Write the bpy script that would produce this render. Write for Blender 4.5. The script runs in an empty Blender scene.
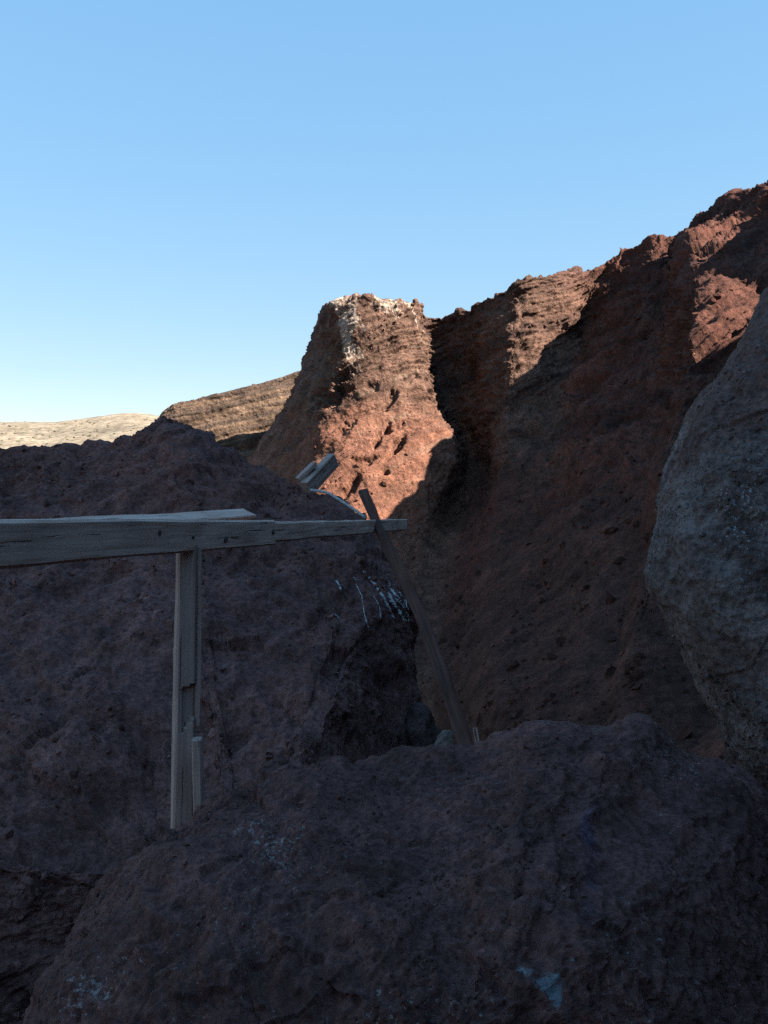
import bpy, bmesh, math, random
import numpy as np
from mathutils import Vector, Matrix
from mathutils.bvhtree import BVHTree

# ------------------------------------------------------------------ camera, sky, sun
scene = bpy.context.scene
F, CX, HY, EYE = 850.0, 384.0, 503.0, 1.6          # focal length in px, centre column, horizon row, eye height
cam_data = bpy.data.cameras.new('camera')
cam = bpy.data.objects.new('camera', cam_data)
scene.collection.objects.link(cam)
cam.location = (0, 0, EYE)
cam.rotation_euler = (math.radians(90), 0, 0)
cam_data.sensor_fit = 'VERTICAL'
cam_data.sensor_height = 36.0
cam_data.lens = F * 36.0 / 1024.0
cam_data.shift_y = (HY - 512.0) / 1024.0
cam_data.clip_start = 0.05
cam_data.clip_end = 20000
scene.camera = cam

SUN = Vector((0.85, -0.42, 0.72)).normalized()      # towards the sun: high on the right, behind the viewer
SUN_EL = math.asin(SUN.z)
SUN_ROT = math.atan2(SUN.x, SUN.y)

world = bpy.data.worlds.new('World')
scene.world = world
world.use_nodes = True
nt = world.node_tree
bg = nt.nodes['Background']
sky = nt.nodes.new('ShaderNodeTexSky')
sky.sky_type = 'NISHITA'
sky.sun_disc = False
sky.sun_elevation = SUN_EL
sky.sun_rotation = SUN_ROT
sky.altitude = 0
sky.air_density = 1.0
sky.dust_density = 0.0
sky.ozone_density = 0.5
sky_gamma = nt.nodes.new('ShaderNodeGamma'); sky_gamma.inputs[1].default_value = 0.22      # softens the step from zenith to horizon
sky_sat = nt.nodes.new('ShaderNodeHueSaturation'); sky_sat.inputs['Saturation'].default_value = 3.6; sky_sat.inputs['Hue'].default_value = 0.501
nt.links.new(sky.outputs['Color'], sky_gamma.inputs[0]); nt.links.new(sky_gamma.outputs[0], sky_sat.inputs['Color'])
nt.links.new(sky_sat.outputs[0], bg.inputs['Color'])
bg.inputs['Strength'].default_value = 0.15

sd = bpy.data.lights.new('sun', 'SUN')
sd.energy = 5.0
sd.angle = math.radians(0.5)
sd.color = (1.0, 0.90, 0.76)
sun = bpy.data.objects.new('sun', sd)
scene.collection.objects.link(sun)
sun.rotation_euler = (-SUN).to_track_quat('-Z', 'Y').to_euler()
sun.location = (40, -30, 60)

scene.view_settings.view_transform = 'Standard'
scene.view_settings.look = 'None'
scene.view_settings.gamma = 1
scene.view_settings.exposure = 2.25
scene.render.engine = 'CYCLES'
scene.cycles.use_denoising = False
scene.cycles.max_bounces = 6
scene.cycles.diffuse_bounces = 3

# ------------------------------------------------------------------ helpers
def at(px, py, d):
    return np.array([(px - CX) / F * d, d, EYE + (HY - py) / F * d])

def vat(px, py, d):
    return Vector(at(px, py, d))

rng = np.random.RandomState(7)
PERM = np.concatenate([rng.permutation(256)] * 3)
_g = rng.normal(size=(256, 3)); GRAD = _g / np.linalg.norm(_g, axis=1)[:, None]

def perlin(p):
    p = np.asarray(p, float)
    i = np.floor(p).astype(np.int64); f = p - i
    u = f * f * f * (f * (f * 6 - 15) + 10)
    i &= 255
    res = 0
    for dx in (0, 1):
        wx = u[:, 0] if dx else 1 - u[:, 0]
        for dy in (0, 1):
            wy = u[:, 1] if dy else 1 - u[:, 1]
            for dz in (0, 1):
                wz = u[:, 2] if dz else 1 - u[:, 2]
                h = PERM[PERM[PERM[(i[:, 0] + dx) & 255] + ((i[:, 1] + dy) & 255)] + ((i[:, 2] + dz) & 255)]
                g = GRAD[h]
                n = g[:, 0] * (f[:, 0] - dx) + g[:, 1] * (f[:, 1] - dy) + g[:, 2] * (f[:, 2] - dz)
                res = res + wx * wy * wz * n
    return res * 1.5

def fbm(p, octs=4, gain=0.5, lac=2.03):
    a, s, r = 1.0, 1.0, 0
    for k in range(octs):
        r = r + a * perlin(p * s + 17.3 * k); a *= gain; s *= lac
    return r

def ridged(p, octs=4, gain=0.5, lac=2.1):
    a, s, r = 1.0, 1.0, 0
    for k in range(octs):
        r = r + a * (1 - 2 * np.abs(perlin(p * s + 31.7 * k))); a *= gain; s *= lac
    return r

def cells(p, jitter=0.9):
    """F1 and F2 distance of jittered cells, plus a random value for each cell."""
    i0 = np.floor(p).astype(np.int64)
    f1 = np.full(len(p), 9.0); f2 = np.full(len(p), 9.0); cid = np.zeros(len(p))
    for dx in (-1, 0, 1):
        for dy in (-1, 0, 1):
            for dz in (-1, 0, 1):
                c = i0 + (dx, dy, dz)
                h = PERM[PERM[PERM[c[:, 0] & 255] + (c[:, 1] & 255)] + (c[:, 2] & 255)]
                q = c + 0.5 + jitter * 0.5 * GRAD[h]
                d = np.sqrt(((q - p) ** 2).sum(1))
                near = d < f1
                f2 = np.where(near, f1, np.minimum(f2, d))
                cid = np.where(near, h / 255.0, cid)
                f1 = np.where(near, d, f1)
    return f1, f2, cid

def facets(p, jitter=0.9):
    """Randomly tilted flat planes, one for each cell: broken rock faces with cracks between them."""
    i0 = np.floor(p).astype(np.int64)
    f1 = np.full(len(p), 9.0); r = np.zeros(len(p))
    for dx in (-1, 0, 1):
        for dy in (-1, 0, 1):
            for dz in (-1, 0, 1):
                c = i0 + (dx, dy, dz)
                h = PERM[PERM[PERM[c[:, 0] & 255] + (c[:, 1] & 255)] + (c[:, 2] & 255)]
                o = p - (c + 0.5 + jitter * 0.5 * GRAD[h])
                d = (o * o).sum(1)
                near = d < f1
                r = np.where(near, (o * GRAD[(h + 77) & 255]).sum(1) + 0.35 * (h / 255.0 - 0.5), r)
                f1 = np.where(near, d, f1)
    return r

def sst(a, b, x):
    t = np.clip((x - a) / (b - a), 0, 1)
    return t * t * (3 - 2 * t)

def pchip(P, counts, closed=False):
    """Monotone cubic through P along axis 0, counts[k] samples on segment k."""
    P = np.asarray(P, float)
    if closed:
        P = np.concatenate([P, P[:1]], 0)
    n = len(P)
    h = P[1:] - P[:-1]
    m = np.zeros_like(P)
    if closed:
        hp = np.concatenate([h[-1:], h], 0); hn = np.concatenate([h, h[:1]], 0)
    else:
        hp = np.concatenate([h[:1], h], 0); hn = np.concatenate([h, h[-1:]], 0)
    same = hp * hn > 0
    m = np.where(same, 2 * hp * hn / np.where(same, hp + hn, 1), 0)
    out = []; par = []
    for k in range(n - 1):
        t = np.linspace(0, 1, counts[k], endpoint=False)
        t = t.reshape((-1,) + (1,) * (P.ndim - 1))
        a, b = P[k], P[k + 1]
        h00 = 2 * t**3 - 3 * t**2 + 1; h10 = t**3 - 2 * t**2 + t
        h01 = -2 * t**3 + 3 * t**2; h11 = t**3 - t**2
        out.append(h00 * a + h10 * m[k] + h01 * b + h11 * m[k + 1])
        par.append(k + t.ravel())
    if not closed:
        out.append(P[-1:]); par.append(np.array([n - 1.0]))
    return np.concatenate(out, 0), np.concatenate(par)

def grid_normals(G, wrap=False):
    du = np.roll(G, -1, 0) - np.roll(G, 1, 0)
    if not wrap:
        du[0] = G[1] - G[0]; du[-1] = G[-1] - G[-2]
    dv = np.gradient(G, axis=1)
    n = np.cross(du, dv)
    return n / (np.linalg.norm(n, axis=2, keepdims=True) + 1e-9)

def grid_faces(nu, nv, wrap=False):
    iu = np.arange(nu if wrap else nu - 1); iv = np.arange(nv - 1)
    a, b = np.meshgrid(iu, iv, indexing='ij')
    a2 = (a + 1) % nu
    return np.stack([a * nv + b, a2 * nv + b, a2 * nv + b + 1, a * nv + b + 1], -1).reshape(-1, 4)

def link(o, parent=None):
    scene.collection.objects.link(o)
    if parent is not None:
        o.parent = parent
    return o

def raw_mesh(name, V, Fq, mat, attrs=None, smooth=True):
    me = bpy.data.meshes.new(name)
    V = np.ascontiguousarray(V, dtype=np.float32); Fq = np.ascontiguousarray(Fq, dtype=np.int32)
    k = Fq.shape[1]
    me.vertices.add(len(V)); me.vertices.foreach_set('co', V.ravel())
    me.loops.add(Fq.size); me.loops.foreach_set('vertex_index', Fq.ravel())
    me.polygons.add(len(Fq)); me.polygons.foreach_set('loop_start', np.arange(0, Fq.size, k, dtype=np.int32))
    me.update(calc_edges=True); me.validate()
    me.polygons.foreach_set('use_smooth', np.full(len(me.polygons), smooth))
    for an, av in (attrs or {}).items():
        if av.ndim == 2:
            at_ = me.attributes.new(an, 'FLOAT_COLOR', 'POINT')
            c = np.ones((len(V), 4), np.float32); c[:, :3] = np.clip(av, 0, 1)
            at_.data.foreach_set('color', c.ravel())
        else:
            at_ = me.attributes.new(an, 'FLOAT', 'POINT')
            at_.data.foreach_set('value', av.astype(np.float32))
    if mat: me.materials.append(mat)
    return me

def tag(o, label=None, cat=None, group=None, kind=None):
    if label: o['label'] = label
    if cat: o['category'] = cat
    if group: o['group'] = group
    if kind: o['kind'] = kind
    return o

def empty(name, loc, label, cat):
    o = bpy.data.objects.new(name, None); o.empty_display_size = 0.1
    o.location = loc
    link(o); tag(o, label, cat)
    return o

# ------------------------------------------------------------------ materials
class NB:
    def __init__(s, name):
        s.m = bpy.data.materials.new(name); s.m.use_nodes = True
        s.t = s.m.node_tree; s.b = s.t.nodes['Principled BSDF']
        s.co = s.t.nodes.new('ShaderNodeTexCoord')
    def n(s, typ, **kw):
        x = s.t.nodes.new(typ)
        for k, v in kw.items(): setattr(x, k, v)
        return x
    def l(s, a, b): s.t.links.new(a, b)
    def val(s, sock, v):
        if hasattr(v, 'is_linked') or isinstance(v, bpy.types.NodeSocket): s.l(v, sock)
        else: sock.default_value = v
    def noise(s, scale, detail=4, rough=0.55, vec=None, dist=0.0):
        x = s.n('ShaderNodeTexNoise'); x.inputs['Scale'].default_value = scale
        x.inputs['Detail'].default_value = detail; x.inputs['Roughness'].default_value = rough
        x.inputs['Distortion'].default_value = dist
        s.l(vec or s.co.outputs['Object'], x.inputs['Vector']); return x.outputs['Fac']
    def voro(s, scale, feature='F1', vec=None):
        x = s.n('ShaderNodeTexVoronoi', feature=feature); x.inputs['Scale'].default_value = scale
        s.l(vec or s.co.outputs['Object'], x.inputs['Vector']); return x.outputs['Distance']
    def math(s, op, a, b=0.0, c=0.0):
        x = s.n('ShaderNodeMath', operation=op)
        for i, v in enumerate((a, b, c)): s.val(x.inputs[i], v)
        return x.outputs[0]
    def remap(s, v, a, b, c=0.0, d=1.0):
        x = s.n('ShaderNodeMapRange', interpolation_type='SMOOTHSTEP')
        s.val(x.inputs[0], v)
        for i, q in enumerate((a, b, c, d)): s.val(x.inputs[i + 1], q)
        return x.outputs[0]
    def mix(s, f, a, b, mode='MIX'):
        x = s.n('ShaderNodeMix', data_type='RGBA', blend_type=mode)
        s.val(x.inputs[0], f)
        for i, v in ((6, a), (7, b)):
            if isinstance(v, tuple): x.inputs[i].default_value = (*v, 1)
            else: s.l(v, x.inputs[i])
        return x.outputs[2]
    def attr(s, name, col=False):
        x = s.n('ShaderNodeAttribute', attribute_name=name)
        return x.outputs['Color'] if col else x.outputs['Fac']
    def bump(s, h, strength, dist, prev=None):
        x = s.n('ShaderNodeBump'); x.inputs['Strength'].default_value = strength
        x.inputs['Distance'].default_value = dist; s.l(h, x.inputs['Height'])
        if prev is not None: s.l(prev, x.inputs['Normal'])
        return x.outputs['Normal']

def rock_material(name, coarse, fine, bump_d, lichen=(0.42, 0.42, 0.38), paint=(0.19, 0.25, 0.28), contrast=0.5):
    """Rough volcanic rock; the mineral colour, with any painted shade, comes with the mesh ('col'), grain and pits from noise."""
    k = NB(name)
    base = k.attr('col', True)
    n1 = k.noise(coarse, 6, 0.65); n2 = k.noise(fine, 6, 0.8)
    v = k.math('MULTIPLY', k.remap(n1, 0.25, 0.75, 1 - contrast, 1 + contrast), k.remap(n2, 0.32, 0.68, 0.55, 1.45))
    vc = k.n('ShaderNodeCombineColor')
    for i in range(3): k.l(v, vc.inputs[i])
    c = k.mix(1.0, base, vc.outputs[0], 'MULTIPLY')
    # pale lichen and salt crust in broken spots
    spot = k.noise(fine * 1.7, 5, 0.7)
    lm = k.attr('lich')
    lf = k.remap(k.math('ADD', spot, k.math('MULTIPLY', lm, 0.22)), 0.70, 0.78, 0, 0.8)
    c = k.mix(lf, c, lichen)
    pm = k.attr('paint')
    pf = k.remap(k.math('ADD', k.noise(fine * 0.9, 6, 0.75), k.math('MULTIPLY', pm, 0.26)), 0.66, 0.80, 0, 0.75)
    c = k.mix(pf, c, paint)
    k.l(c, k.b.inputs['Base Color'])
    k.b.inputs['Roughness'].default_value = 0.95
    k.b.inputs['Specular IOR Level'].default_value = 0.15
    pits = k.remap(k.voro(fine * 0.8), 0.0, 0.45)
    nb = k.bump(n1, 0.8, bump_d * 2.5)
    nb = k.bump(pits, 0.5, bump_d * 0.7, nb)
    nb = k.bump(n2, 0.9, bump_d, nb)
    k.l(nb, k.b.inputs['Normal'])
    return k.m

def wood_material(name, c1, c2, axis=1):
    k = NB(name)
    mp = k.n('ShaderNodeMapping'); k.l(k.co.outputs['Object'], mp.inputs['Vector'])
    sc = [38, 38, 38]; sc[axis] = 1.3
    mp.inputs['Scale'].default_value = sc
    g = k.noise(1.0, 5, 0.6, mp.outputs['Vector'], 0.6)
    big = k.noise(3.0, 3, 0.5)
    c = k.mix(k.remap(g, 0.3, 0.7), c1, c2)
    c = k.mix(k.remap(big, 0.45, 0.75, 0, 0.55), c, tuple(0.6 * q for q in c1))
    crack = k.remap(g, 0.60, 0.66)
    mp2 = k.n('ShaderNodeMapping'); k.l(k.co.outputs['Object'], mp2.inputs['Vector'])
    sc2 = [70, 70, 70]; sc2[axis] = 2.2
    mp2.inputs['Scale'].default_value = sc2
    g2 = k.noise(1.0, 2, 0.5, mp2.outputs['Vector'])
    cf = k.remap(g2, 0.66, 0.70)
    c = k.mix(k.math('MULTIPLY', cf, 0.75), c, (0.02, 0.018, 0.016))
    k.l(c, k.b.inputs['Base Color'])
    k.b.inputs['Roughness'].default_value = 0.85
    k.b.inputs['Specular IOR Level'].default_value = 0.2
    nb = k.bump(g, 0.7, 0.004)
    nb = k.bump(k.math('SUBTRACT', 1.0, cf), 0.8, 0.006, nb)
    k.l(nb, k.b.inputs['Normal'])
    return k.m

M_cliff = rock_material('red_cliff_rock', 0.55, 3.2, 0.22, lichen=(0.22, 0.18, 0.15), contrast=0.35)
M_farcliff = rock_material('brown_cliff_rock', 0.35, 2.0, 0.35, lichen=(.2,.16,.13), contrast=0.35)
M_hill = rock_material('dry_hillside_earth', 0.02, 0.16, 0.3, lichen=(.26,.225,.19), contrast=0.25)
M_mound = rock_material('dark_scoria', 3.2, 24.0, 0.022, paint=(0.30, 0.33, 0.36), contrast=0.35)
M_bould = rock_material('speckled_scoria', 5.0, 46.0, 0.012, lichen=(0.30, 0.265, 0.255), contrast=0.35)
M_grey = rock_material('grey_crusted_rock', 3.5, 34.0, 0.014, lichen=(0.42, 0.45, 0.46), contrast=0.3)
M_ground = rock_material('red_gravel_ground', 1.2, 14.0, 0.03, contrast=0.3)
M_wood_y = wood_material('weathered_grey_timber', (0.52, 0.33, 0.26), (0.68, 0.48, 0.40), 1)
M_wood_z = wood_material('weathered_grey_post', (0.30, 0.31, 0.31), (0.47, 0.49, 0.50), 2)
M_wood_dark = wood_material('dark_weathered_timber', (0.035, 0.026, 0.022), (0.085, 0.066, 0.058), 2)
M_wood_dark2 = wood_material('dark_weathered_pole', (0.058, 0.024, 0.017), (0.10, 0.048, 0.037), 1)
M_wood_post = wood_material('weathered_post_timber', (0.28, 0.195, 0.165), (0.42, 0.31, 0.27), 1)
M_wood_x = wood_material('splintered_timber', (0.30, 0.30, 0.29), (0.44, 0.45, 0.45), 0)

def plain(name, col, rough=0.8):
    k = NB(name)
    n = k.noise(9, 4, 0.6)
    c = k.mix(k.remap(n, 0.3, 0.7), tuple(0.7 * q for q in col), col)
    k.l(c, k.b.inputs['Base Color']); k.b.inputs['Roughness'].default_value = rough
    return k.m
M_drip = plain('white_dried_drips', (0.44, 0.42, 0.42))
M_knot = plain('dark_knot_wood', (0.09, 0.075, 0.06))
M_scrub = plain('dry_scrub', (0.09, 0.078, 0.045))

# ------------------------------------------------------------------ ground
def ground_height(x, y):
    h = -4.6 * sst(3.2, 11.0, y) - 8.5 * sst(10, 26, y) - 2.0 * sst(-0.7, -2.2, x) * sst(0.8, 2.6, y) * (1 - sst(7, 16, y))
    return h
gx = np.concatenate([-np.geomspace(9000, 14, 40), np.linspace(-12, 12, 161), np.geomspace(14, 9000, 40)])
gy = np.concatenate([-np.geomspace(9000, 8, 40), np.linspace(-7, 20, 181), np.geomspace(22, 9000, 50)])
X, Y = np.meshgrid(gx, gy, indexing='ij')
P = np.stack([X.ravel(), Y.ravel(), np.zeros(X.size)], 1)
near = 1 - sst(15, 60, np.hypot(P[:, 0], P[:, 1]))
P[:, 2] = ground_height(P[:, 0], P[:, 1]) + near * (0.12 * fbm(P * 0.6, 4) + 0.03 * fbm(P * 4, 3))
gc = np.array([0.06, 0.036, 0.030]) * (1 + 0.25 * fbm(P * 0.3 + 5, 3))[:, None]
me = raw_mesh('ground', P, grid_faces(len(gx), len(gy)), M_ground, {'col': gc, 'lich': 0 * P[:, 0], 'paint': 0 * P[:, 0]})
tag(link(bpy.data.objects.new('ground', me)), kind='structure')

# ------------------------------------------------------------------ red cliff: wall columns from the pinnacle round to behind the viewer, the unseen ones added to cast shade
def A(*p): return at(*p)
def W(x, y, z): return np.array([x, y, z + EYE])
# each column: rim, three points down the face, talus, gully foot
cols = [
 [A(354,312,132), A(338,350,134), A(318,405,136), A(288,470,136), A(258,525,136), A(240,590,134)],
 [A(327,309,112), A(312,345,112), A(288,405,113), A(249,463,114), A(215,520,114), A(205,590,112)],
 [A(332,303,91),  A(334,345,90),  A(322,400,88),  A(306,460,86),  A(290,530,82),  A(290,640,66)],
 [A(335,302,87.5),A(336,345,86.5),A(327,400,84),  A(312,460,80),  A(304,530,73),  A(330,640,52)],
 [A(372,299,86.4),  A(378,350,84.6),  A(376,410,81.5),  A(374,470,77),  A(360,540,73),  A(380,660,55)],
 [A(413,302,88),  A(422,345,87),  A(430,405,84),  A(455,452,80),  A(412,560,71),  A(410,680,52)],
 [A(417,304,91),   A(426,347,90),   A(434,406,88),   A(459,453,83),   A(417,564,70),  A(414,684,51.5)],
 [A(432,316,96),  A(436,350,95.5),  A(446,405,93),  A(470,455,90),  A(436,580,68),  A(430,700,49)],
 [A(458,314,95.5),  A(463,350,94.5),  A(472,405,91),  A(486,462,86),  A(454,590,64),  A(445,715,45)],
 [A(521,279,87),  A(516,340,86),  A(510,405,83),  A(502,470,76),  A(472,600,57),  A(465,730,40)],
 [A(590,273,93),  A(583,325,91),  A(573,400,83),  A(556,480,69),  A(515,610,48),  A(495,740,33)],
 [A(625,260,93),  A(615,320,86),  A(606,400,73),  A(588,490,59),  A(545,620,43),  A(525,748,31)],
 [A(655,242,90),  A(645,310,80),  A(636,400,67),  A(620,500,53),  A(580,630,39),  A(560,755,29)],
 [A(680,238,89),  A(674,300,79),  A(668,390,62),  A(655,490,49),  A(620,640,35),  A(600,760,27)],
 [A(698,222,87),  A(693,285,59),  A(690,345,52),  A(676,420,47),  A(648,580,37),  A(618,765,26)],
 [A(728,208,82),  A(756,280,57),  A(742,350,51),  A(706,430,46),  A(672,600,35),  A(640,770,25)],
 [A(768,189,73),  A(800,268,58),  A(785,360,48),  A(748,480,42),  A(722,660,30),  A(700,780,23)],
 [W(33,66,25.4),  W(30,62,16),    W(25,54,8),     W(19,40,1),     W(13.5,29,-4.0), W(9,21,-7)],  # columns from here on are unseen, added with rims shaped to cast the shade
 [W(33,57,25.2),  W(30,54,15),    W(25,48,7.5),   W(18,36,1),   W(12.5,25,-3.5),   W(8.5,18,-6)],
 [W(33,51,20.0),  W(30,48,13.5),  W(25,43,7),     W(17.5,32,1.5),     W(11.8,21,-3), W(8,15,-5)],
 [W(33,44,19.6),  W(29,42,13.5),  W(24,38,7),     W(16,28,2),     W(10.6,16,-1.6), W(7,10,-3.0)],
 [W(31,37,22.5),  W(27,36,15),    W(22,33,8),     W(15,26,2),     W(10.5,15,-1.4), W(7.2,9,-2.8)],
 [W(27,30,26),    W(23,29,17),    W(19,27,8),     W(14.5,24,2),   W(10.5,14,-1.2), W(7.5,8,-2.6)],
 [W(23,20,29),    W(20,20,18),  W(16.5,18,8),   W(13,14,2.5),   W(10,8,-.6),   W(7.5,4,-2.2)],
 [W(21,4,26),     W(18,4,17),     W(15,3,9),      W(12,2,3),      W(9.5,1,-.4),    W(7.5,0,-1.9)],
 [W(19,-10,23),   W(16,-9,15),    W(13,-8,7),     W(10,-7,2),     W(8.5,-6,-.4),   W(7,-4.5,-1.8)],
 [W(10,-20,11),   W(9,-17.5,8),   W(7.5,-15,4.5), W(6,-12.5,1.5), W(5,-10.5,-.4),  W(4,-8.5,-1.8)],
 [W(-4,-22,7),    W(-3.5,-19,5),  W(-3,-16,3),    W(-3,-13.5,1),  W(-2.6,-11.5,-.4),W(-2,-9.5,-1.8)],
 [W(-18,-17,6),   W(-15.5,-15,4.5),W(-13,-13,2.5),W(-11,-11,1),   W(-9.5,-9.5,-.4),W(-8,-8,-1.8)],
]
C = np.array(cols)
# plateau behind the rim: a rounded lip, then away from the valley
cent = np.array([-4.0, 40.0])
top = C[:, 0]
out = top[:, :2] - cent; out /= np.linalg.norm(out, axis=1)[:, None]
for k in range(2, 9): out[k] = (0.1, 1.0)
out[0] = (0.85, 0.5); out[1] = (0.85, 0.5); out[2] = (0.7, 0.7); out[3] = (0.5, 0.85)
lip = top.copy(); lip[:, :2] += out * 2.2; lip[:, 2] += 0.05
far = top.copy(); far[:, :2] += out * 42; far[:, 2] -= 3.0; far[:4, 2] -= 9.0
foot = C[:, 5].copy(); foot[:, 2] -= 4.0; foot[:, :2] -= 0.08 * (foot[:, :2] - np.array([0, 12.0]))
C = np.concatenate([far[:, None], lip[:, None], C, foot[:, None]], 1)
cu = [16, 44, 20, 58, 56, 16, 36, 34, 62, 62, 46, 36, 34, 34, 44, 38, 16, 10, 10, 10, 10, 10, 10, 10, 12, 12, 12, 12, 12]
cv = [6, 10, 78, 82, 82, 84, 80, 8]
cu += [12] * (len(C) - 1 - len(cu))
G, u = pchip(C, cu)
G, v = pchip(np.swapaxes(G, 0, 1), cv); G = np.swapaxes(G, 0, 1)
U, V = np.meshgrid(u, v, indexing='ij')
N = grid_normals(G)
if N[len(u) // 2, len(v) // 2, 1] > 0: N = -N
shape = G.shape
p = G.reshape(-1, 3); nn = N.reshape(-1, 3); uu = U.ravel(); vv = V.ravel()
steep = 1 - sst(4.3, 5.8, vv)                       # 1 on the standing face, 0 on the talus
rimf = sst(0.9, 2.0, vv)
warp = np.stack([fbm(p * 0.06 + 3, 3), fbm(p * 0.06 + 9, 3), fbm(p * 0.06 + 15, 3)], 1)
layer = p[:, 2] - 0.45 * p[:, 0] + 0.05 * p[:, 1] + 0.9 * warp[:, 0]
lay3 = np.stack([p[:, 0] * 0.05, p[:, 1] * 0.05, layer], 1)
strata = 0.55 * np.tanh(2.5 * perlin(lay3 * (1, 1, 0.42) + 2)) + 0.24 * np.tanh(4 * perlin(lay3 * (2, 2, 1.3) + 7)) + 0.3 * np.tanh(4 * perlin(lay3 * (5, 5, 3.1) + 11))
lw = layer * 0.62 + 0.9 * perlin(np.stack([layer * .33, 0 * layer, 0 * layer], 1) + 5) + 0.12 * fbm(p * .5 + 44, 3)
ledge = (lw - np.floor(lw)) ** 1.5 - 0.4
lw2 = layer * 1.9 + 0.8 * perlin(np.stack([layer * .8, 0 * layer, 0 * layer], 1) + 15) + 0.15 * fbm(p * 1.1 + 4, 3)
ledge = ledge + 0.35 * ((lw2 - np.floor(lw2)) - 0.5)
strata = 0.35 * strata + 0.95 * ledge
pin = 1 - sst(6.4, 7.2, uu)                         # the pinnacle
wall = sst(9.0, 11.0, uu)                            # the right-hand wall
strw = (0.75 * pin + 0.6 * (1 - pin) * (1 - wall) + 0.75 * wall)
# rills running down the slope, buttresses, blocks
down = np.stack([p[:, 0], p[:, 1] * 0.8, p[:, 2] * 0.22], 1)
rills = fbm(down * 0.22 + warp * 0.6, 4, .42)
lump = fbm(p * 0.12 + 40, 4)
f1, f2, cid = cells(np.stack([p[:, 0] * .32, p[:, 1] * .32, layer * .8], 1) + warp * 0.5)
blocks = (cid - 0.5) * sst(0.0, 0.12, f2 - f1)
f1b, f2b, cidb = cells(np.stack([p[:, 0] * .9, p[:, 1] * .9, layer * 1.9], 1) + 7 + warp * .7)
blocks2 = (cidb - 0.5) * sst(0.0, 0.15, f2b - f1b)
fac = facets(p * 0.28 + warp * .4) + 0.5 * facets(p * 0.8 + warp)
dep = np.clip(p[:, 1] / 80.0, 0.22, 1.0)            # nearer slopes carry finer relief
disp = dep * (steep * (strw * strata * 0.85 * (0.4 + 0.75 * sst(-.3, .45, fbm(p * .22 + 31, 3))) + (0.40 - 0.12 * pin) * blocks + (0.26 - 0.10 * pin) * blocks2) + (0.35 + 0.65 * steep) * (1.1 - 0.65 * pin) * lump + (0.35 + 0.9 * wall) * rills * 0.9 + 0.16 * wall * ridged(p * 0.45 + 8, 5, .62) + 0.35 * fac * (0.4 - 0.1 * wall)
        + (0.13 - 0.07 * pin) * ridged(p * 0.8, 4) + (1 - steep) * 0.10 * blocks2)
edge = np.exp(-((vv - 2.0) / 0.10) ** 2)
ppx = CX + p[:, 0] / np.maximum(p[:, 1], 1) * F; ppy = HY - (p[:, 2] - EYE) / np.maximum(p[:, 1], 1) * F
hj = 0.9 * fbm(p * 0.6 + 2, 4, .65); hk = 0.9 * fbm(p * 0.6 + 19, 4, .65)
inpin = (uu > 1.5) & (uu < 7)
for (hx, hy_, rx, ry, dd) in ((333,392,9,13,2.2),(384,434,4,9,1.8),(395,452,4,12,1.8),(388,402,4,7,1.0),(352,488,5,10,1.0),(365,462,9,3,.7),(400,425,5,4,.7),(346,430,5,4,.7),(412,380,5,4,.6),(372,386,6,4,.6)):
    disp = disp - inpin * 0.8 * dd * np.exp(-((((ppx - hx) + 0.5 * (ppy - hy_)) / (rx * 1.2) + hj) ** 2 + ((ppy - hy_) / (ry * 1.2) + hk) ** 2) ** 2)
disp *= 0.15 + 0.85 * rimf
p2 = p + nn * disp[:, None]
p2[:, 2] += edge * (0.3 * blocks + 0.3 * blocks2 + 0.25 * fbm(p * 0.3, 3))
# mineral colours, with shade painted in on the lower slope
brown = np.array([0.138, 0.080, 0.060]); red = np.array([0.165, 0.075, 0.050]); dark = np.array([0.066, 0.038, 0.032]); tan = np.array([0.215, 0.145, 0.105])
t_or = sst(3.6, 5.0, vv + 0.5 * warp[:, 1])[:, None]
col = brown * (1 - t_or) + red * t_or
b1 = sst(0.10, 0.42, perlin(lay3 * (1, 1, 0.55) + 33))[:, None] * (0.35 + 0.65 * steep[:, None])
col = col * (1 - 0.6 * b1) + dark * 0.6 * b1
b2 = (sst(0.25, 0.5, perlin(lay3 * (1.5, 1.5, 0.9) + 61)) * sst(-.35, .25, fbm(p * .45 + 12, 4)))[:, None] * pin[:, None] * steep[:, None]
col = col * (1 - 0.55 * b2) + tan * 0.55 * b2
seam = (sst(0.86, 0.97, lw - np.floor(lw)) + 0.6 * sst(0.8, 0.95, lw2 - np.floor(lw2)))[:, None] * (steep * (0.3 + 0.7 * sst(-.3, .3, fbm(p * .4 + 5, 3))))[:, None]
col = col * (1 - 0.30 * np.clip(seam, 0, 1))
cap = (1 - sst(2.2, 2.7, vv))[:, None] * (1 - pin[:, None])
col = col * (1 - 0.55 * cap) + dark * 0.55 * cap
wall_or_shade = np.maximum(wall, sst(6.8, 8.2, uu) * sst(4.2, 5.4, vv + 0.4 * warp[:, 1]))[:, None]  # lower slope painted with the dark wall tone to stand in for gully shade
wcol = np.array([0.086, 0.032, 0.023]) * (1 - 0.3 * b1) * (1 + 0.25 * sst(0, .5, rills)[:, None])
col = col * (1 - 0.85 * wall_or_shade) + wcol * 0.85 * wall_or_shade
col *= 0.80
col *= (1 + 0.22 * lump + 0.25 * fbm(p * 0.7 + 90, 3) + 0.15 * blocks2)[:, None]
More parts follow.
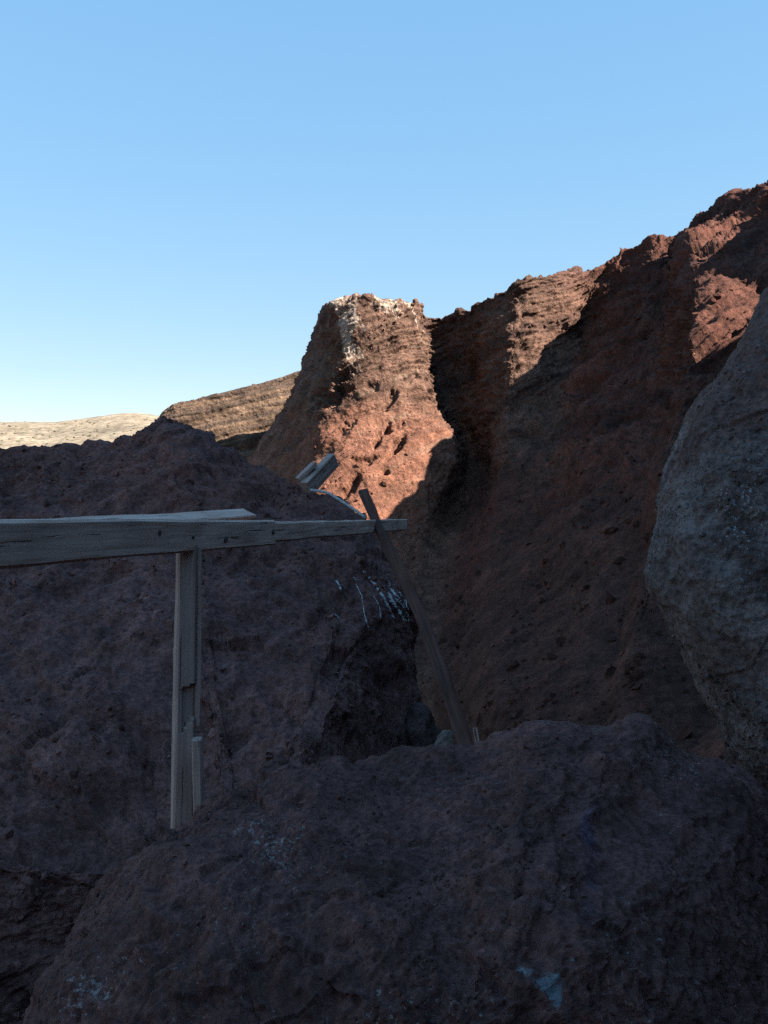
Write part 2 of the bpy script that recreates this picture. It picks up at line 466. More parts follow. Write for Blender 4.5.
# pale streaks washed down from the pinnacle's top
st = np.zeros(len(p))
for (uc, wd, v0, v1, s) in ((3.20, .20, 2.0, 3.6, .9), (3.45, .14, 2.05, 2.95, .85), (4.25, .30, 2.02, 2.7, 1.0), (4.72, .14, 2.0, 2.5, .9), (4.92, .12, 2.3, 2.95, .9)):
    st = np.maximum(st, s * np.exp(-((uu - uc - 0.25 * (vv - 2)) / wd) ** 2) * sst(v0 - .15, v0 + .1, vv) * (1 - sst(v1 - .5, v1, vv)))
stn = sst(0.35, 0.75, st * 1.0 + 0.5 * fbm(p * np.array([1.6, 1.6, 0.8]) + 3, 5, .65))[:, None] * (st > 0.05)[:, None]
col = col * (1 - 0.7 * stn) + np.array([0.34, 0.28, 0.235]) * 0.8 * stn
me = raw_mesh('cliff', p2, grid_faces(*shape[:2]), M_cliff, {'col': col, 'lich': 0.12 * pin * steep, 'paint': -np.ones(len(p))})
cliff = tag(link(bpy.data.objects.new('cliff', me)), kind='structure')
cliff_v, cliff_c, cliff_w = p2.copy(), col.copy(), ((ppx > -20) & (ppx < 800) & (p[:, 1] > 15) & (vv > 2.3)) * (0.25 + 0.5 * wall + 0.8 * (1 - steep)) * np.clip(p[:, 1] / 80, .2, 1)

# ------------------------------------------------------------------ brown layered cliff further off, and the far hill
fc = [
 [A(152,452,152), A(148,470,151), A(140,520,148)],
 [A(162,411,147), A(160,440,145), A(150,520,138)],
 [A(215,394,146), A(212,440,143), A(205,520,136)],
 [A(262,382,147), A(262,430,144), A(255,520,138)],
 [A(302,374,149), A(305,430,147), A(300,520,144)],
 [A(360,372,152), A(360,430,150), A(360,520,150)],
]
C = np.array(fc)
lip = C[:, 0] + np.array([-0.8, 3, 0.1]); far = C[:, 0] + np.array([-10.0, 60, -2.0])
low = C[:, -1] + np.array([0, -6.0, -16.0])
C = np.concatenate([far[:, None], lip[:, None], C, low[:, None]], 1)
G, u = pchip(C, [20, 60, 60, 55, 40])
G, v = pchip(np.swapaxes(G, 0, 1), [5, 8, 90, 60, 6]); G = np.swapaxes(G, 0, 1)
N = grid_normals(G)
if N[100, 60, 1] > 0: N = -N
p = G.reshape(-1, 3); nn = N.reshape(-1, 3); U, V = np.meshgrid(u, v, indexing='ij'); vv = V.ravel()
wp = fbm(p * 0.04, 3)
layer = p[:, 2] - 0.26 * p[:, 0] + 0.8 * wp
lay3 = np.stack([p[:, 0] * 0.06, p[:, 1] * 0.06, layer], 1)
strata = 0.9 * np.tanh(3 * perlin(lay3 * (1, 1, 0.5))) + 0.5 * np.tanh(3 * perlin(lay3 * (2, 2, 1.3) + 5)) + 0.25 * perlin(lay3 * (4, 4, 3) + 9)
f1, f2, cid = cells(p * np.array([0.35, 0.35, 0.6]))
p2 = p + nn * ((strata * 0.36 + (cid - .5) * 0.12 + 0.12 * ridged(p * 0.6, 5, .6) + 1.0 * fbm(p * .08, 3)) * sst(0.6, 2.1, vv))[:, None]
p2[:, 2] += np.exp(-((vv - 2) / .15) ** 2) * (0.8 * (cid - .5) + .4 * fbm(p * .5, 3))
band = sst(-.25, .35, perlin(lay3 * (1, 1, 1.6) + 21))[:, None]
col = np.array([0.082, 0.056, 0.043]) * (1 - band) + np.array([0.145, 0.095, 0.066]) * band
col *= 0.8 * (1 + 0.3 * fbm(p * .3, 3))[:, None]
me = raw_mesh('cliff_beyond', p2, grid_faces(*G.shape[:2]), M_farcliff, {'col': col, 'lich': 0.1 * np.ones(len(p)), 'paint': -np.ones(len(p))})
tag(link(bpy.data.objects.new('cliff_beyond', me)), kind='structure')

hs = [(-900, 455), (-500, 438), (-200, 428), (0, 424), (40, 424), (80, 420), (130, 415), (160, 418), (220, 424), (320, 440), (500, 470)]
C = np.array([[A(a, b - 1, 900), A(a, b, 760), A(a, b + 22, 640), A(a, b + 50, 540), A(a, 515, 460), A(a, 560, 430)] for a, b in hs])
G, u = pchip(C, [10, 12, 16, 24, 24, 26, 20, 18, 10, 8])
G, v = pchip(np.swapaxes(G, 0, 1), [8, 40, 30, 20, 5]); G = np.swapaxes(G, 0, 1)
p = G.reshape(-1, 3)
p2 = p.copy(); p2[:, 2] += 2.2 * fbm(p * 0.012, 4) + 0.3 * ridged(p * 0.06, 3)
lay = perlin(np.stack([p[:, 0] * .01, p[:, 1] * .01, p2[:, 2] * .25], 1))
col = np.array([0.155, 0.128, 0.096]) * (1 + 0.2 * fbm(p * .03, 4) + .15 * lay)[:, None]
me = raw_mesh('hill', p2, grid_faces(*G.shape[:2]), M_hill, {'col': col, 'lich': 0.35 * np.ones(len(p)), 'paint': -np.ones(len(p))})
hill = tag(link(bpy.data.objects.new('hill', me)), kind='structure')
# scrub dotted over the hill
hb = BVHTree.FromPolygons([Vector(q) for q in p2], grid_faces(*G.shape[:2]).tolist())
ico = bmesh.new(); bmesh.ops.create_icosphere(ico, subdivisions=1, radius=1.0)
iv_ = np.array([q.co[:] for q in ico.verts]); if_ = np.array([[q.index for q in f.verts] for f in ico.faces]); ico.free()
vs, fs, off = [], [], 0
random.seed(4)
for k in range(500):
    px, py = random.uniform(-60, 260), random.uniform(416, 475)
    d = (vat(px, py, 1) - Vector((0, 0, EYE))).normalized()
    hit = hb.ray_cast(Vector((0, 0, EYE)), d)
    if hit[0] is None: continue
    s = random.uniform(0.5, 1.3)
    q = iv_ * (s * 1.3, s * 1.3, s * .8) * (1 + 0.25 * rng.normal(size=(len(iv_), 1))) + np.array(hit[0])
    vs.append(q); fs.append(if_ + off); off += len(iv_)
if vs:
    me = raw_mesh('scrub', np.concatenate(vs), np.concatenate(fs), M_scrub, smooth=False)
    tag(link(bpy.data.objects.new('scrub', me)), 'low dark scrub dotted over the pale far hillside', 'scrub', kind='stuff')

# ------------------------------------------------------------------ loose and embedded fragments
_t = bmesh.new(); bmesh.ops.create_icosphere(_t, subdivisions=1, radius=1.0)
ICO_V = np.array([q.co[:] for q in _t.verts]); ICO_F = np.array([[q.index for q in f.verts] for f in _t.faces]); _t.free()
def fragments(name, parent, V, Ccol, weight, n, smin, smax, mat, seed, sink=0.3):
    """Angular stones half sunk in a surface, too many and too small to count: one mesh."""
    r = np.random.RandomState(seed)
    w = np.clip(weight, 0, None); idx = r.choice(len(V), n, p=w / w.sum())
    size = smin * (smax / smin) ** (r.rand(n) ** 2.2)
    shp = ICO_V[None] * (1 + 0.35 * r.normal(size=(n, len(ICO_V), 1)).clip(-1.4, 1.4)) * r.uniform(.55, 1.3, size=(n, 1, 3))
    Q, _ = np.linalg.qr(r.normal(size=(n, 3, 3)))
    shp = np.einsum('nij,nkj->nki', Q, shp) * size[:, None, None]
    P_ = V[idx][:, None] + shp
    fc_ = ICO_F[None] + (np.arange(n) * len(ICO_V))[:, None, None]
    cc = Ccol[idx] * r.uniform(.6, 1.5, size=(n, 1))
    cc = np.repeat(cc, len(ICO_V), 0); z = np.zeros(n * len(ICO_V))
    me_ = raw_mesh(name, P_.reshape(-1, 3), fc_.reshape(-1, 3), mat, {'col': cc, 'lich': z, 'paint': z - 1}, smooth=False)
    o_ = link(bpy.data.objects.new(name, me_), parent)
    o_['kind'] = 'stuff'
    return o_

# ------------------------------------------------------------------ boulders
fragments('scree', cliff, cliff_v, cliff_c, cliff_w, 2600, 0.05, 0.28, M_cliff, 3)

def inflate(name, outline, centre, front, back, nth, nfr, nbk, power=2.0, shape_fn=None, mat=None, color_fn=None, frag=None):
    """A closed, rounded rock: outline of (px, py, distance) swelling towards the viewer by `front` m and away by `back` m."""
    O = np.array(outline, float)
    seg = np.linalg.norm(np.diff(np.concatenate([O, O[:1]], 0)[:, :2], axis=0), axis=1)
    cnt = np.maximum(4, (nth * seg / seg.sum()).astype(int))
    O, _ = pchip(O, cnt, closed=True)
    n = len(O)
    phi = np.concatenate([np.linspace(0.0, 1.0, nfr) ** 0.85 * (math.pi / 2), np.linspace(math.pi / 2, math.pi, nbk + 1)[1:]])
    r = np.sin(phi); bulge = np.sign(np.cos(phi)) * np.abs(np.cos(phi)) ** (2.0 / power)
    r[0] = 1e-3; r[-1] = 1e-3
    c = np.array(centre, float)
    px = c[0] + r[None] * (O[:, 0:1] - c[0]); py = c[1] + r[None] * (O[:, 1:2] - c[1])
    d = c[2] + (O[:, 2:3] - c[2]) * r[None] ** 1.5
    d = d - np.where(bulge > 0, front, back)[None] * bulge[None]
    G = np.stack([(px - CX) / F * d, d, EYE + (HY - py) / F * d], -1)
    N = grid_normals(G, wrap=True)
    if N[0, nfr // 2, 1] > 0: N = -N
    p = G.reshape(-1, 3); nn = N.reshape(-1, 3)
    disp = shape_fn(p)
    # fade at the two poles so the fan stays clean
    p2 = p + nn * disp[:, None]
    for e in (0, len(phi) - 1):
        ring = p2.reshape(G.shape)[:, e]; p2.reshape(G.shape)[:, e] = ring.mean(0)
    ppx = CX + p2[:, 0] / np.maximum(p2[:, 1], .2) * F; ppy = HY - (p2[:, 2] - EYE) / np.maximum(p2[:, 1], .2) * F
    attrs = color_fn(p2, ppx, ppy, disp)
    Fq = grid_faces(n, len(phi), wrap=True)
    me = raw_mesh(name, p2, Fq, mat, attrs)
    o = link(bpy.data.objects.new(name, me))
    if frag:
        n_, s0, s1, sd_ = frag
        vis = (ppx > -60) & (ppx < 830) & (ppy < 1080) & (np.tile(np.arange(len(phi)), n) < nfr)
        w_ = vis * sst(-.3, .5, fbm(p2 * (0.25 / s1 ** .5) + sd_, 3)) * np.tile(r, n)
        fragments('clasts', o, p2, attrs['col'], w_, n_, s0, s1, mat, sd_)
    return o, p2, Fq

def blob(px, py, cx, cy, rx, ry, rot=0.0):
    a = math.radians(rot); x = (px - cx) * math.cos(a) + (py - cy) * math.sin(a); y = -(px - cx) * math.sin(a) + (py - cy) * math.cos(a)
    return np.exp(-((x / rx) ** 2 + (y / ry) ** 2))

# big dark outcrop on the left, behind the rail
def mound_shape(p):
    w = np.stack([fbm(p * 0.5 + 3, 2), fbm(p * 0.5 + 8, 2), fbm(p * 0.5 + 13, 2)], 1)
    f1, f2, cid = cells(p * 1.5 + w); g1, g2, cid2 = cells(p * 4.5 + w * 2); h1, _h, _c = cells(p * 6.5 + w * 3)
    return 0.20 * fbm(p * 0.55 + 21, 4) + 0.035 * ridged(p * 1.8 + 5, 4) + 0.07 * (cid - .5) * sst(0, .15, f2 - f1) + 0.05 * (cid2 - .5) * sst(0, .2, g2 - g1) + 0.020 * ridged(p * 6, 4, .6) + 0.05 * facets(p * 2.2 + w) - 0.035 * (1 - sst(0.12, 0.42, h1)) * sst(-.1, .4, fbm(p * .7 + 61, 3)) - 0.14
def mound_col(p, px, py, disp):
    c = np.array([0.140, 0.068, 0.060]) * (1 + 0.25 * fbm(p * .8 + 50, 4))[:, None]
    redz = sst(0.0, 0.6, fbm(p * .5 + 71, 3))[:, None]
    c = c * (1 - .3 * redz) + np.array([0.180, 0.066, 0.052]) * .3 * redz
    return {'col': c, 'lich': 0.25 * sst(0, .5, fbm(p * .9 + 4, 3)) - .1, 'paint': 1.1 * blob(px, py, 397, 605, 8, 22, -32) + .7 * blob(px, py, 338, 585, 5, 6) + .6 * blob(px, py, 366, 574, 4, 5) + .6 * blob(px, py, 337, 615, 4, 3) - .45}
mound_out = [(-420,560,10),(-250,490,10.5),(-80,468,10.5),(0,458,10.5),(60,446,10.5),(118,431,10.5),(146,420,10.5),(166,410,10.5),(186,418,10.3),
 (215,441,10),(252,466,9.6),(300,487,9.2),(335,503,8.9),(368,520,8.6),(394,548,8.4),(409,580,8.2),(414,625,8),(412,690,7.8),(425,745,7.6),
 (440,860,7.4),(440,1000,7.4),(330,1120,7.2),(180,1220,6.4),(20,1320,6.4),(-250,1380,6.4),(-600,1150,6.6),(-600,800,7.0)]
mound, mv, mf = inflate('rock_outcrop', mound_out, (235, 900, 6.5), 2.0, 3.0, 900, 290, 22, 2.0, mound_shape, M_mound, mound_col, (4500, .006, .035, 21))
tag(mound, 'broad dark rock outcrop rising behind the wooden handrail', 'rock outcrop')
mbvh = BVHTree.FromPolygons([Vector(q) for q in mv], mf.tolist())
cam_o = Vector((0, 0, EYE))
def on(bvh, px, py, lift=0.0):
    d = (vat(px, py, 1) - cam_o).normalized()
    h = bvh.ray_cast(cam_o, d)
    return (h[0] - d * lift, h[1]) if h[0] is not None else (None, None)

# foreground boulder
def fb_shape(p):
    w = np.stack([fbm(p * 1.2 + 3, 2), fbm(p * 1.2 + 8, 2), fbm(p * 1.2 + 13, 2)], 1)
    f1, f2, cid = cells(p * 3.0 + w); g1, g2, cid2 = cells(p * 9 + w * 3)
    return (0.055 * fbm(p * 1.3 + 4, 4) + 0.022 * ridged(p * 3.2 + 5, 4) + 0.018 * facets(p * 1.9 + w * .5) + 0.012 * facets(p * 5 + w) + 0.018 * (cid - .5) * sst(0, .25, f2 - f1)
            + 0.018 * (cid2 - .5) * sst(0, .3, g2 - g1) + 0.009 * ridged(p * 16, 4) + 0.005 * fbm(p * 45, 3)) - 0.035
def fb_col(p, px, py, disp):
    c = np.array([0.112, 0.054, 0.048]) * (1 + 0.3 * fbm(p * 2 + 50, 4))[:, None]
    l = 0.15 + 0.35 * fbm(p * 3 + 9, 3)
    for b in ((180,950,110,60,0),(300,850,60,45,0),(90,1000,60,40,0),(670,800,40,60,0),(620,1010,60,40,0),(430,1010,120,40,0),(270,830,40,30,0),(620,725,60,12,0)):
        l = l + 0.5 * blob(px, py, *b) * (0.6 + 0.8 * perlin(p * 5))
    t = (1.1 * blob(px, py, 550, 988, 24, 24, 20) + .8 * blob(px, py, 525, 972, 16, 8, 20) + .7 * blob(px, py, 625, 733, 22, 5, 0)) * (0.75 + .5 * fbm(p * 14, 3))
    bl = (0.22 * np.exp(-((px - 590 - 3 * np.sin(py / 17)) / 7.0) ** 2) * sst(790, 815, py) * (1 - sst(850, 950, py)))[:, None]
    bl = bl * (0.5 + 0.8 * sst(-.3, .4, perlin(p * 12)))[:, None]
    c = c * (1 - bl) + np.array([0.045, 0.06, 0.17]) * bl
    return {'col': c, 'lich': l, 'paint': t * 1.9 - .6}
fb_out = [(-60,1330,1.9),(-10,1160,2.0),(38,1024,2.15),(82,935,2.3),(132,868,2.45),(155,843,2.5),(188,822,2.6),(250,791,2.7),(310,769,2.8),(370,765,2.85),(430,757,2.9),(472,753,2.9),
 (505,744,2.9),(528,735,2.9),(546,725,2.9),(572,724,2.9),(600,728,2.9),(634,717,2.9),(650,721,2.9),(664,741,2.85),(692,760,2.8),(735,768,2.75),(785,805,2.65),(830,920,2.5),(850,1100,2.3),(860,1350,2.1),(700,1600,1.9),(350,1650,1.85),(80,1500,1.85)]
fb, fv, ff = inflate('boulder', fb_out, (450, 1050, 2.35), 0.95, 0.7, 1000, 290, 22, 2.3, fb_shape, M_bould, fb_col, (3500, .002, .008, 22))
tag(fb, 'big dark boulder across the bottom foreground, speckled with pale lichen', 'boulder')

# tall grey boulder leaning in from the right
def rb_shape(p):
    f1, f2, cid = cells(p * 1.6 + 3)
    return 0.022 * facets(p * 0.9 + 2.3) + 0.012 * facets(p * 2.6) + 0.04 * fbm(p * 0.8 + 14, 4) + 0.022 * ridged(p * 3 + 2, 4) + 0.03 * (cid - .5) * sst(0, .4, f2 - f1) + 0.008 * ridged(p * 12, 3) + .004 * fbm(p * 40, 3) - .05
def rb_col(p, px, py, disp):
    rust = np.array([0.108, 0.066, 0.058]); grey = np.array([0.162, 0.124, 0.115])
    zone = sst(-0.15, 0.45, (py - 395 + 0.25 * (px - 700)) / 90 + 0.8 * fbm(p * 1.4 + 3, 4))
    zone = np.clip(zone - 0.6 * sst(.05, .35, fbm(p * 4 + 30, 4)), 0, 1) * (1 - .4 * sst(560, 760, py))
    z = zone[:, None]
    c = rust * (1 - z) + grey * z
    c *= (1 + 0.25 * fbm(p * 5 + 60, 3))[:, None]
    l = -0.2 + 0.4 * fbm(p * 2.5, 3) + .9 * blob(px, py, 748, 530, 45, 85, 0) + .6 * blob(px, py, 740, 365, 20, 25, 0) + .4 * blob(px, py, 680, 470, 30, 60, 20)
    return {'col': c, 'lich': l, 'paint': -np.ones(len(p))}
rb_out = [(790,262,4.9),(768,286,4.9),(752,316,4.85),(735,346,4.8),(713,379,4.75),(694,398,4.7),(670,448,4.6),(651,515,4.5),(641,572,4.45),(655,611,4.4),(685,660,4.3),(718,718,4.2),(743,776,4.1),(772,822,4.1),
 (840,905,4.1),(960,960,4.1),(1100,900,4.3),(1200,700,4.7),(1200,450,5.0),(1080,260,5.1),(900,205,5.0)]
rb, rv, rf = inflate('boulder', rb_out, (900, 560, 4.9), 1.3, 1.6, 900, 260, 24, 2.7, rb_shape, M_grey, rb_col, (2000, .003, .014, 23))
tag(rb, 'tall grey boulder with pale crust leaning in from the right edge', 'boulder')

# small pointed rock and stones in the gap beside the leaning post
def small_rock(name, outline, centre, front, back, seed, label, cat, c0, mat=M_bould, nth=160):
    def sh(p): return 0.05 * fbm(p * 2.5 + seed, 4) + 0.012 * ridged(p * 10 + seed, 3)
    def cf(p, px, py, d): return {'col': np.array(c0) * (1 + .3 * fbm(p * 4 + seed, 3))[:, None], 'lich': 0 * px, 'paint': -np.ones(len(px))}
    o, *_ = inflate(name, outline, centre, front, back, nth, 40, 12, 2.0, sh, mat, cf)
    return tag(o, label, cat)
small_rock('rock', [(402,760,7.2),(404,720,7.2),(414,704,7.2),(424,708,7.2),(434,726,7.2),(447,748,7.2),(456,800,7.1),(440,860,7.0),(408,840,7.0)], (425, 780, 7.2), .35, .4, 5,
           'small pointed rock in the gap left of the leaning post', 'rock', (0.085, 0.050, 0.046))
small_rock('stone', [(436,748,6.0),(440,734,6.0),(447,730,6.0),(455,735,6.0),(456,752,6.0),(452,790,6.0),(440,790,6.0)], (447, 760, 6.0), .10, .12, 9,
           'small pale stone beside the foot of the leaning post', 'stone', (0.19, 0.145, 0.125), nth=80)

# ------------------------------------------------------------------ timber
def beam_mesh(name, a, b, w, h, mat, side=None, roll=0.0, taper=1.0, nseg=40, wob=0.004, bev=0.008, seed=0, notch=None, bow=0.0):
    """A weathered squared timber from a to b: local length axis, slightly wavering faces, rounded arrises, ragged ends."""
    a = Vector(a); b = Vector(b); ax = (b - a); L = ax.length; ax.normalize()
    up = Vector((0, 0, 1)) if abs(ax.z) < .9 else Vector((0, -1, 0))
    sx = ax.cross(up).normalized(); uz = sx.cross(ax).normalized()
    if roll: 
        R = Matrix.Rotation(math.radians(roll), 3, ax); sx = R @ sx; uz = R @ uz
    prof = []
    hw, hh = w / 2, h / 2
    nside = 6
    for (x0, z0, x1, z1) in ((-1, -1, 1, -1), (1, -1, 1, 1), (1, 1, -1, 1), (-1, 1, -1, -1)):
        for k in range(nside):
            t = k / nside
            if k == 0:
                # rounded corner: two points
                dx, dz = (x1 - x0) / 2, (z1 - z0) / 2
                prof.append((x0 * hw + dx * bev, z0 * hh + dz * bev))
            else:
                prof.append((hw * (x0 + (x1 - x0) * t), hh * (z0 + (z1 - z0) * t)))
        dx, dz = (x1 - x0) / 2, (z1 - z0) / 2
        prof.append((x1 * hw - dx * bev, z1 * hh - dz * bev))
    prof = np.array(prof); n = len(prof)
    ts = np.linspace(0, 1, nseg + 1)
    V = np.zeros((nseg + 1, n, 3))
    for i, t in enumerate(ts):
        s = 1 + (taper - 1) * t
        V[i, :, 0] = prof[:, 0] * s; V[i, :, 2] = prof[:, 1] * s; V[i, :, 1] = t * L
    flat = V.reshape(-1, 3)
    q = flat * np.array([14, 2.2, 14]) + seed * 3.7
    flat[:, 0] += wob * fbm(q, 3) + wob * 1.5 * perlin(np.stack([flat[:, 1] * 1.1, 0 * flat[:, 0], 0 * flat[:, 0]], 1) + seed)
    flat[:, 2] += wob * fbm(q + 40, 3) + wob * 1.5 * perlin(np.stack([flat[:, 1] * 1.1, 0 * flat[:, 0] + 4, 0 * flat[:, 0]], 1) + seed)
    endj = 0.35 * w * fbm(np.stack([flat[:, 0] * 30, flat[:, 2] * 30, np.round(flat[:, 1] / max(L, 1e-6)) * 9], 1) + seed, 2)
    m = (np.abs(flat[:, 1]) < 1e-6) | (np.abs(flat[:, 1] - L) < 1e-6)
    flat[m, 1] += 0.35 * endj[m]
    if bow: flat[:, 0] += bow * np.sin(math.pi * np.clip(flat[:, 1] / L, 0, 1))
    if notch: flat = notch(flat, L)
    if mat is M_wood_y: order = (0, 1, 2)
    bm = bmesh.new()
    bvs = [bm.verts.new(x) for x in flat]
    for i in range(nseg):
        for j in range(n):
            j2 = (j + 1) % n
            bm.faces.new((bvs[i * n + j], bvs[i * n + j2], bvs[(i + 1) * n + j2], bvs[(i + 1) * n + j]))
    bm.faces.new([bvs[j] for j in range(n)][::-1]); bm.faces.new([bvs[nseg * n + j] for j in range(n)])
    bmesh.ops.recalc_face_normals(bm, faces=bm.faces)
    me = bpy.data.meshes.new(name); bm.to_mesh(me); bm.free()
    for f in me.polygons: f.use_smooth = False
    me.materials.append(mat)
    M = Matrix((( sx.x, ax.x, uz.x, a.x), (sx.y, ax.y, uz.y, a.y), (sx.z, ax.z, uz.z, a.z), (0, 0, 0, 1)))
    return me, M

def beam(name, parent, *args, **kw):
    me, M = beam_mesh(name, *args, **kw)
    o = bpy.data.objects.new(name, me); link(o)
    if parent is not None:
        o.parent = parent; o.matrix_local = Matrix.Translation(-parent.location) @ M
    else:
        o.matrix_world = M
    return o

M_beam = M_wood_y                                     # beams are built along their own Y
rail_loc = Vector((-0.72, 3.16, 0.0))
railing = empty('handrail', rail_loc, 'weathered grey wooden handrail on a split post above the big boulder', 'handrail')
# front rail: vertical broad face towards the path, running away from the viewer
A0, A1 = vat(0, 543.5, 2.08), vat(271, 532.5, 4.08)
dirA = (A1 - A0)
front = beam('rail', railing, A0 - dirA * 0.72, A1, 0.045, 0.120, M_beam, nseg=60, wob=0.003, seed=1)
for (t, hz, r) in ((0.40, 0.016, .010), (0.535, -.004, .006), (0.69, -.020, .013), (0.985, .004, .013)):
    bmk = bmesh.new(); bmesh.ops.create_uvsphere(bmk, u_segments=12, v_segments=8, radius=1)
    for q in bmk.verts: q.co = Vector((q.co.x * 0.003, q.co.y * r * 1.5, q.co.z * r)) * (1 + .15 * math.sin(q.co.y * 5 + hz * 90))
    me = bpy.data.meshes.new('knot'); bmk.to_mesh(me); bmk.free(); me.materials.append(M_knot)
    k = link(bpy.data.objects.new('knot', me), front)
    L = (A1 - (A0 - dirA * .72)).length
    k.location = (0.0225, L * (0.72 + t) / 1.72, hz)
# second rail, butted on behind the first and running on to the leaning post
B0, B1 = vat(266, 532.0, 4.12), vat(405, 524.5, 7.6)
beam('rail', railing, B0, B1, 0.045, 0.098, M_beam, nseg=50, wob=0.004, seed=2)
# loose top plank lying along the back of the front rail
P0, P1 = vat(-60, 535, 2.12), vat(248, 514.2, 4.12)
beam('top_plank', railing, P0, P1, 0.085, 0.026, M_beam, nseg=40, wob=0.003, roll=24, seed=3)

# split post
def post_notch(flat, L):
    # bite broken out of the front face, and the right half broken away below it
    y = flat[:, 1] / L; x = flat[:, 0]
    jag = 0.012 * perlin(np.stack([x * 90, y * 0, y * 0], 1) + 3) + 0.03 * np.clip(x / 0.037, -1, 1)
    m = (flat[:, 2] > -0.02) & (y > 0.495 + jag) & (y < 0.607 + 0.3 * jag) & (x > -0.022)
    flat[m, 2] -= 0.026 * np.clip((flat[m, 2] + 0.02) / 0.05, 0, 1)
    return flat
zt = lambda py, d=3.16: EYE + (HY - py) / F * d
pt = lambda px, py, d=3.16: vat(px, py, d)
post = beam('post', railing, pt(181, 905, 3.17), pt(186.5, 545, 3.17), 0.074, 0.060, M_wood_post, nseg=160, wob=0.003, roll=24, seed=4, notch=post_notch)
b2 = beam('post_board', railing, pt(176.5, 905, 3.16), pt(177.5, 648, 3.16), 0.026, 0.056, M_wood_post, nseg=30, wob=0.002, roll=24, seed=5)
b3 = beam('post_board', railing, pt(196.5, 724, 3.19), pt(198, 547, 3.19), 0.020, 0.05, M_wood_post, nseg=30, wob=0.003, roll=24, seed=6)
beam('stake', railing, pt(200.5, 880, 3.05), pt(197, 739, 3.05), 0.034, 0.045, M_wood_post, nseg=20, wob=0.003, seed=7)
# rear support of the front rail, out of the picture beside the viewer
beam('post', railing, Vector((-1.19, 0.85, -0.15)), Vector((-1.19, 0.85, 1.52)), 0.07, 0.07, M_beam, nseg=30, seed=8)
# leaning end post
Q0, Q1 = vat(363, 492, 6.7), vat(460, 752, 4.55)
dq = Q1 - Q0
lp = beam('leaning_post', railing, Q0 + dq * 1.45, Q0, 0.082, 0.045, M_wood_dark2, nseg=50, wob=0.012, roll=-20, taper=0.85, seed=9, bow=0.065)
lp['label'] = 'dark narrow post leaning away at the far end of the rail'

# broken timber on the crest of the outcrop
bt_loc = vat(314, 484, 8.9)
bt = empty('broken_timber', bt_loc, 'broken grey timber jutting from the crest of the dark outcrop', 'timber')
beam('plank', bt, vat(306, 489, 8.9), vat(333, 460, 9.3), 0.10, 0.16, M_wood_post, nseg=12, wob=0.004, seed=11)
beam('plank', bt, vat(298, 480, 8.95), vat(314, 464, 9.05), 0.10, 0.05, M_wood_post, nseg=10, wob=0.004, seed=12)

def tube(name, pts, rad, mat, flat=1.0, seg=10):
    bm = bmesh.new(); rings = []
    P = [Vector(q) for q in pts]
    for i, c in enumerate(P):
        t = (P[min(i + 1, len(P) - 1)] - P[max(i - 1, 0)]).normalized()
        s = t.cross(Vector((0, 1, 0))).normalized(); n_ = s.cross(t).normalized()
        r = rad(i / (len(P) - 1)) if callable(rad) else rad
        rings.append([bm.verts.new(c + (s * math.cos(a) * r + n_ * math.sin(a) * r * flat)) for a in [2 * math.pi * k / seg for k in range(seg)]])
    for i in range(len(rings) - 1):
        for k in range(seg):
            bm.faces.new((rings[i][k], rings[i][(k + 1) % seg], rings[i + 1][(k + 1) % seg], rings[i + 1][k]))
    bm.faces.new(rings[0][::-1]); bm.faces.new(rings[-1])
    bmesh.ops.recalc_face_normals(bm, faces=bm.faces)
    me = bpy.data.meshes.new(name); bm.to_mesh(me); bm.free(); me.materials.append(mat)
    for f in me.polygons: f.use_smooth = True
    return me

pts, _ = pchip(np.array([at(311, 490, 8.7), at(325, 492, 8.6), at(338, 499, 8.5), at(352, 508, 8.4), at(366, 518, 8.3)]), [8, 8, 8, 8])
me = tube('bent_strip', pts, 0.014, M_wood_x)
tag(link(bpy.data.objects.new('bent_strip', me)), 'thin pale bent strip along the outcrop edge above the rail', 'strip')

me, Mx = beam_mesh('splinter', vat(487, 800, 4.75), vat(474, 728, 4.75), 0.045, 0.02, M_beam, nseg=14, wob=0.005, taper=0.6, seed=14)
o = link(bpy.data.objects.new('splinter', me)); o.matrix_world = Mx
tag(o, 'short pale wood splinter standing behind the foot of the leaning post', 'wood')

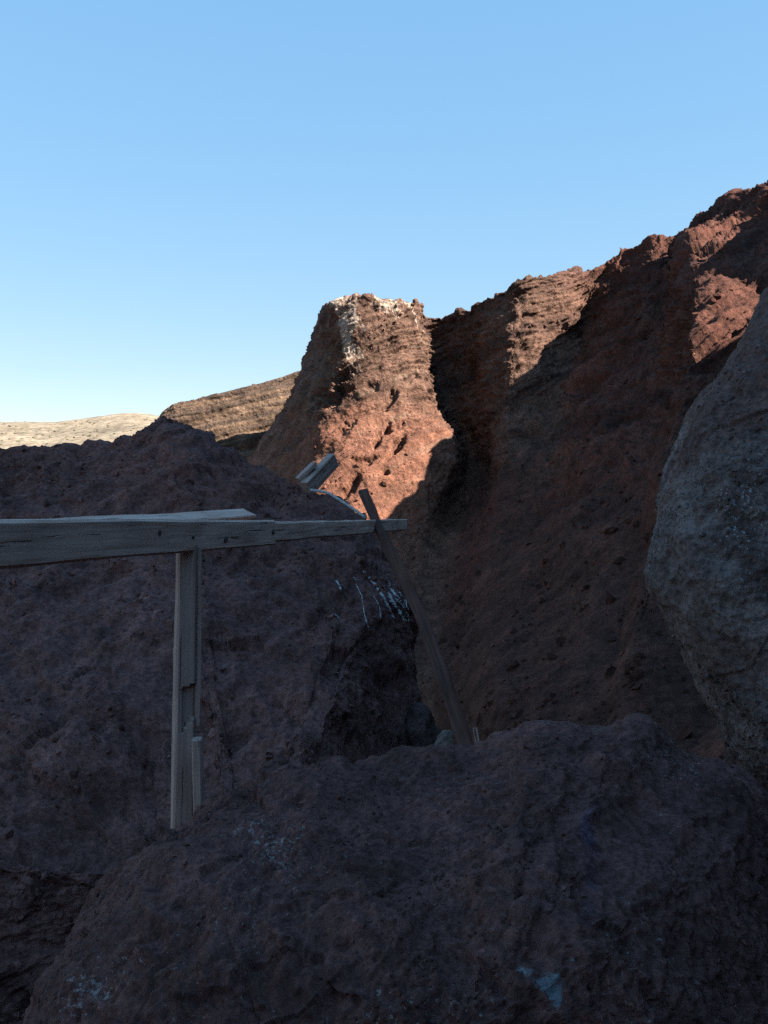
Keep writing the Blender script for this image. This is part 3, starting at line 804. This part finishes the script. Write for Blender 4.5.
# white dried drips on the outcrop, as thin crusts hugging the rock
drips = [[(363,571),(372,580),(380,592),(388,606),(394,618)],[(365,574),(374,584),(384,597),(391,610)],[(386,577),(392,590),(400,600),(407,613),(409,622)],
 [(388,592),(396,606),(404,620)],[(390,600),(400,612),(407,622)],[(395,598),(403,606),(409,616)],[(356,584),(362,598),(364,612),(369,630)],[(374,596),(379,606),(381,618)],[(336,580),(339,585),(341,590)],[(353,577),(356,580)],[(335,614),(339,618)],[(399,592),(405,600),(408,610)]]
wid = [1.9, 1.4, 2.2, 2.6, 2.4, 2.0, 1.0, 0.9, 1.8, 1.3, 1.5, 2.0]
random.seed(3)
for dpts, wd in zip(drips, wid):
    arr, _ = pchip(np.array(dpts, float), [10] * (len(dpts) - 1))
    L_, R_ = [], []
    for k, (x, y) in enumerate(arr):
        w_ = wd * (0.35 + 0.9 * random.random()) * 0.5
        a_, _n = on(mbvh, x - w_ + random.uniform(-.5, .5), y + w_ * .4, .005); b_, _n = on(mbvh, x + w_, y - w_ * .4, .005)
        if a_ is None or b_ is None or abs(a_.y - 8) > 3: continue
        L_.append(a_); R_.append(b_)
    if len(L_) < 2: continue
    bm = bmesh.new()
    n_ = len(L_); off = Vector((0, .02, 0))
    la = [bm.verts.new(q) for q in L_]; ra = [bm.verts.new(q) for q in R_]; lb = [bm.verts.new(q + off) for q in L_]; rbk = [bm.verts.new(q + off) for q in R_]
    for k in range(n_ - 1):
        bm.faces.new((la[k], ra[k], ra[k + 1], la[k + 1])); bm.faces.new((lb[k], lb[k + 1], rbk[k + 1], rbk[k]))
        bm.faces.new((la[k], la[k + 1], lb[k + 1], lb[k])); bm.faces.new((ra[k], rbk[k], rbk[k + 1], ra[k + 1]))
    bm.faces.new((la[0], lb[0], rbk[0], ra[0])); bm.faces.new((la[-1], ra[-1], rbk[-1], lb[-1]))
    bmesh.ops.recalc_face_normals(bm, faces=bm.faces)
    me = bpy.data.meshes.new('white_drip'); bm.to_mesh(me); bm.free(); me.materials.append(M_drip)
    link(bpy.data.objects.new('white_drip', me), mound)
